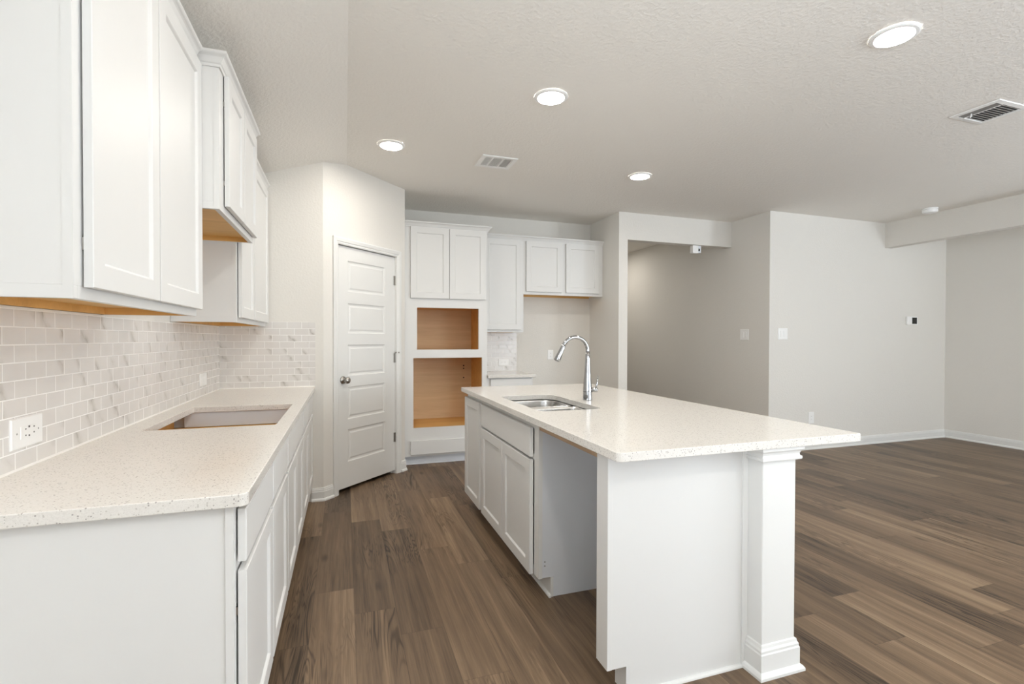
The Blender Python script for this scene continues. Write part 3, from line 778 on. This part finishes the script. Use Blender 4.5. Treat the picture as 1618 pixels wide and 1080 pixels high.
bm = bmesh.new(); hd = Vector((.82, -.57, 0)); hp = Vector((FX, FY, .9665 + .012))
lathe(bm, [(.0135, .018), (.0145, .034), (.0155, .05), (.014, .061), (.006, .065)], hp, hd, 20)
q0 = hp + hd * .053
tube(bm, [q0, q0 + Vector((.003, -.002, .03)), q0 + hd * .012 + Vector((0, 0, .088))], [.0065, .0055, .0042], 12); obj('handle', bm, CHROME, fa, smooth=True)

# ------------------------------------------------------------------ outlets, switches
PLATES = {}
def plate(name, label, cat, c, U, N, w, h, mat=PLASTIC, group=None, t=.006):
    c, U, N = Vector(c), Vector(U), Vector(N)
    r = thing(name, label, cat, c, 'white wall outlets' if cat == 'outlet' else 'white light switches')
    bm = bmesh.new(); slab_front(bm, c - U * w / 2 - Vector((0, 0, h / 2)), U, N, w, h, t, .003); r_plate = obj('cover_plate', bm, mat, r); PLATES[r.name] = r_plate
    def face(nm, u0, u1, z0, z1, n1=.0015, m=PLASTIC):
        bm = bmesh.new(); slab_front(bm, c + U * u0 + Vector((0, 0, z0)) + N * (t - .0008), U, N, u1 - u0, z1 - z0, n1 + .0008, min(.0012, n1)); return obj(nm, bm, m, r)
    return r, face
r, face = plate('wall_outlet', 'white horizontal outlet plate in the tile nearest the viewpoint', 'outlet', (.0083, 1.831, 1.0205), (0, -1, 0), (1, 0, 0), .152, .089)
rc_ = face('receptacle', -.036, .036, -.018, .018)
for yy, zq, s in ((-.0135, .0085, .0024), (-.0135, -.010, .0024), (.003, .0135, .0037), (.003, -.0125, .0031), (.027, .0105, .0026), (.027, -.0065, .0026)):
    bm = bmesh.new(); box(bm, .0083 + .0075, .0083 + .0078, 1.831 + yy - s, 1.831 + yy + s, 1.0205 + zq - s * .8, 1.0205 + zq + s * .8); o = obj('socket_slot', bm, DARK, rc_)
for yy in (-.052, .052):
    bm = bmesh.new(); lathe(bm, [(.0028, 0), (.0028, .0006)], (.0083 + .006, 1.831 + yy, 1.0205), (1, 0, 0), 12); obj('screw', bm, GREY, PLATES[r.name])
r, face = plate('light_switch', 'white switch plate in the left tile near the pantry wall corner', 'switch', (.0083, 3.74, 1.024), (0, -1, 0), (1, 0, 0), .15, .085)
face('rocker', -.034, .034, -.017, .017)
r, face = plate('wall_outlet', 'white horizontal outlet plate in the small back-wall tile', 'outlet', (2.709, YB - .0083, 1.011), (1, 0, 0), (0, -1, 0), .132, .08)
for du in (-.02, .02):
    rc_ = face('receptacle', du - .016, du + .016, -.015, .015)
    for dz in (-.005, .005):
        bm = bmesh.new(); box(bm, 2.709 + du - .004, 2.709 + du + .004, YB - .0083 - .0081, YB - .0083 - .0076, 1.011 + dz - .001, 1.011 + dz + .001); obj('socket_slot', bm, GREY, rc_)
r, face = plate('wall_outlet', 'white upright outlet plate on the fridge-space wall behind the faucet head', 'outlet', (3.326, YB - .0003, 1.096), (1, 0, 0), (0, -1, 0), .076, .118)
rc_ = face('receptacle', -.017, .017, -.034, .034)
for dz in (-.018, .018):
    for du in (-.005, .005):
        bm = bmesh.new(); box(bm, 3.326 + du - .001, 3.326 + du + .001, YB - .0003 - .0081, YB - .0003 - .0076, 1.096 + dz - .004, 1.096 + dz + .004); obj('socket_slot', bm, GREY, rc_)
r, face = plate('light_switch', 'white double rocker switch on the hallway wall', 'switch', (HX - .0003, 4.748, 1.351), (0, -1, 0), (-1, 0, 0), .132, .13)
face('rocker', -.04, -.007, -.034, .034, .004); face('rocker', .007, .04, -.034, .034, .004)
r, face = plate('light_switch', 'white double rocker switch on the wall with the thermostat', 'switch', (5.661, YL - .0003, 1.359), (1, 0, 0), (0, -1, 0), .14, .13)
face('rocker', -.04, -.007, -.034, .034, .004); face('rocker', .007, .04, -.034, .034, .004)
r, face = plate('wall_outlet', 'white upright outlet plate low on the wall just above the island counter edge', 'outlet', (6.107, YL - .0003, .372), (1, 0, 0), (0, -1, 0), .085, .136)
rc_ = face('receptacle', -.017, .017, -.034, .034)
for dz in (-.018, .018):
    for du in (-.005, .005):
        bm = bmesh.new(); box(bm, 6.107 + du - .001, 6.107 + du + .001, YL - .0003 - .0081, YL - .0003 - .0076, .372 + dz - .004, .372 + dz + .004); obj('socket_slot', bm, GREY, rc_)
th = thing('thermostat', 'white thermostat with black screen on the living wall', 'thermostat', (7.79, YL, 1.54))
obj('housing', boxes((7.695, 7.89, YL - .024, YL - .0003, 1.487, 1.592)), PLASTIC, th, .006)
o = obj('screen', boxes((7.783, 7.872, YL - .0255, YL - .0242, 1.497, 1.578)), BLACKGLASS, th, .001); o['label'] = 'black display'

# sensor under the hall header
sr = thing('motion_sensor', 'small white sensor box hanging under the hallway header', 'sensor', (5.0, 5.02, 2.44))
obj('housing', boxes((4.915, 4.995, 5.005, 5.06, 2.345, 2.4395)), PLASTIC, sr, .004)
obj('bracket', boxes((4.995, 5.045, 5.02, 5.06, 2.355, 2.4395)), LAMINATE, sr, .003)
obj('lens', boxes((5.006, 5.026, 5.0185, 5.0198, 2.375, 2.405)), BLACKGLASS, sr)

# smoke detector
sd = thing('smoke_detector', 'white round smoke detector on the ceiling by the living beam', 'smoke detector', (7.06, 3.73, CEIL))
bm = bmesh.new(); lathe(bm, [(.072, -.0005), (.074, -.012), (.070, -.016)], (7.06, 3.73, CEIL), (0, 0, 1), 36); obj('base', bm, PLASTIC, sd)
bm = bmesh.new(); lathe(bm, [(.064, -.016), (.064, -.022), (.072, -.024), (.066, -.046), (.05, -.052), (.01, -.054)], (7.06, 3.73, CEIL), (0, 0, 1), 36); obj('cover', bm, PLASTIC, sd)

# ------------------------------------------------------------------ ceiling lights
def ceiling_light(x, y, label):
    r = thing('ceiling_light', label, 'ceiling light', (x, y, CEIL), 'round recessed ceiling lights')
    bm = bmesh.new(); lathe(bm, [(.101, -.0005), (.1005, -.006), (.094, -.010), (.081, -.012), (.078, -.004)], (x, y, CEIL), (0, 0, 1), 40, close=False)
    obj('trim_ring', bm, PLASTIC, r)
    bm = bmesh.new(); lathe(bm, [(.0775, -.0005), (.0775, -.0075), (.06, -.0095), (.002, -.0105)], (x, y, CEIL), (0, 0, 1), 40)
    d = obj('diffuser', bm, LAMP, r); d['label'] = 'glowing white diffuser'
ceiling_light(1.23, 3.829, 'round recessed ceiling light closest to the pantry door')
ceiling_light(2.075, 2.757, 'round recessed ceiling light directly above the island sink')
ceiling_light(3.396, 3.831, 'round recessed ceiling light farthest back, toward the hallway header')
ceiling_light(3.392, 1.671, 'large bright recessed ceiling light at the upper right near the wall-side air vent')
for x, y, l in ((1.23, 1.67, 'recessed ceiling light over the near end of the left counter'), (1.23, -.49, 'recessed ceiling light behind the viewpoint on the left'), (3.392, -.49, 'recessed ceiling light behind the viewpoint on the right'),
                (4.75, 7.2, 'recessed ceiling light inside the hallway')):
    ceiling_light(x, y, l)

# ------------------------------------------------------------------ air vents
def vent_base(label, x0, x1, y0, y1):
    r = thing('air_vent', label, 'air vent', ((x0 + x1) / 2, (y0 + y1) / 2, CEIL), 'white ceiling air vents')
    return r
x0, x1, y0, y1 = 1.932, 2.228, 3.782, 4.044
v1 = vent_base('white three-section ceiling air vent over the far end of the island', x0, x1, y0, y1)
zc = CEIL - .0005
def rim(bm, x0, x1, y0, y1, w, z):
    for a in ((x0, x1, y0, y0 + w), (x0, x1, y1 - w, y1), (x0, x0 + w, y0 + w, y1 - w), (x1 - w, x1, y0 + w, y1 - w)): box(bm, *a, z - .008, z)
bm = bmesh.new(); rim(bm, x0, x1, y0, y1, .034, zc)
for xa in (x0 + .095, x0 + .185): box(bm, xa - .006, xa + .006, y0 + .034, y1 - .034, zc - .008, zc)
obj('frame', bm, PLASTIC, v1, .002)
o = obj('duct_shadow', boxes((x0 + .03, x1 - .03, y0 + .03, y1 - .03, zc - .0006, zc - .0001)), GREY, v1)  # grey sheet stands in for the shade inside the duct
o.name = 'damper'
def slats(xa, xb, n, tilt, w=.009):
    for k in range(n):
        xc = xa + (k + .5) * (xb - xa) / n; dx, dz = w / 2 * math.cos(tilt), w / 2 * math.sin(tilt); zm = zc - .005
        bm = bmesh.new(); prism(bm, [(xc - dx, y0 + .034, zm - dz), (xc + dx, y0 + .034, zm + dz), (xc + dx, y0 + .034, zm + dz + .0008), (xc - dx, y0 + .034, zm - dz + .0008)], (0, y1 - y0 - .068, 0)); obj('louver', bm, PLASTIC, v1)
slats(x0 + .034, x0 + .089, 5, math.radians(-55), .006); slats(x0 + .101, x0 + .179, 6, math.radians(-60), .006); slats(x0 + .191, x1 - .034, 6, math.radians(25), .0115)
x0, x1, y0, y1 = 4.646, 4.955, 1.90, 2.165
v2 = vent_base('white ceiling air vent with dark slats near the upper right corner', x0, x1, y0, y1)
bm = bmesh.new()
sweep(bm, [(x0, y0), (x0, y1), (x1, y1), (x1, y0), (x0, y0)], [(0, 0), (.002, -.005), (.030, -.0075), (.030, 0)], 1, cap=False, z0=zc)
box(bm, x0 + .088, x0 + .096, y0 + .030, y1 - .030, zc - .0075, zc)
obj('frame', bm, PLASTIC, v2)
obj('damper', boxes((x0 + .028, x1 - .028, y0 + .028, y1 - .028, zc - .0008, zc - .0002)), CHAR, v2)  # dark sheet in place of the shade behind the louvers
for k in range(10):
    yc = y0 + .040 + k * (y1 - y0 - .080) / 9
    bm = bmesh.new(); prism(bm, [(x0 + .0965, yc - .006, zc - .007), (x0 + .0965, yc + .006, zc - .002), (x0 + .0965, yc + .007, zc - .002), (x0 + .0965, yc - .0045, zc - .007)], (x1 - x0 - .1275, 0, 0)); obj('louver', bm, PLASTIC, v2)
for k in range(3):
    xc = x0 + .042 + k * .018
    bm = bmesh.new(); prism(bm, [(xc - .006, y0 + .0305, zc - .002), (xc + .006, y0 + .0305, zc - .007), (xc + .007, y0 + .0305, zc - .007), (xc - .005, y0 + .0305, zc - .002)], (0, y1 - y0 - .061, 0)); obj('louver', bm, GREY, v2)
bm = bmesh.new(); tube(bm, [(x0 + .06, y1 - .09, zc - .008), (x0 + .058, y1 - .09, zc - .028), (x0 + .05, y1 - .09, zc - .032)], [.0035, .0035, .003], 10); obj('lever', bm, PLASTIC, v2)
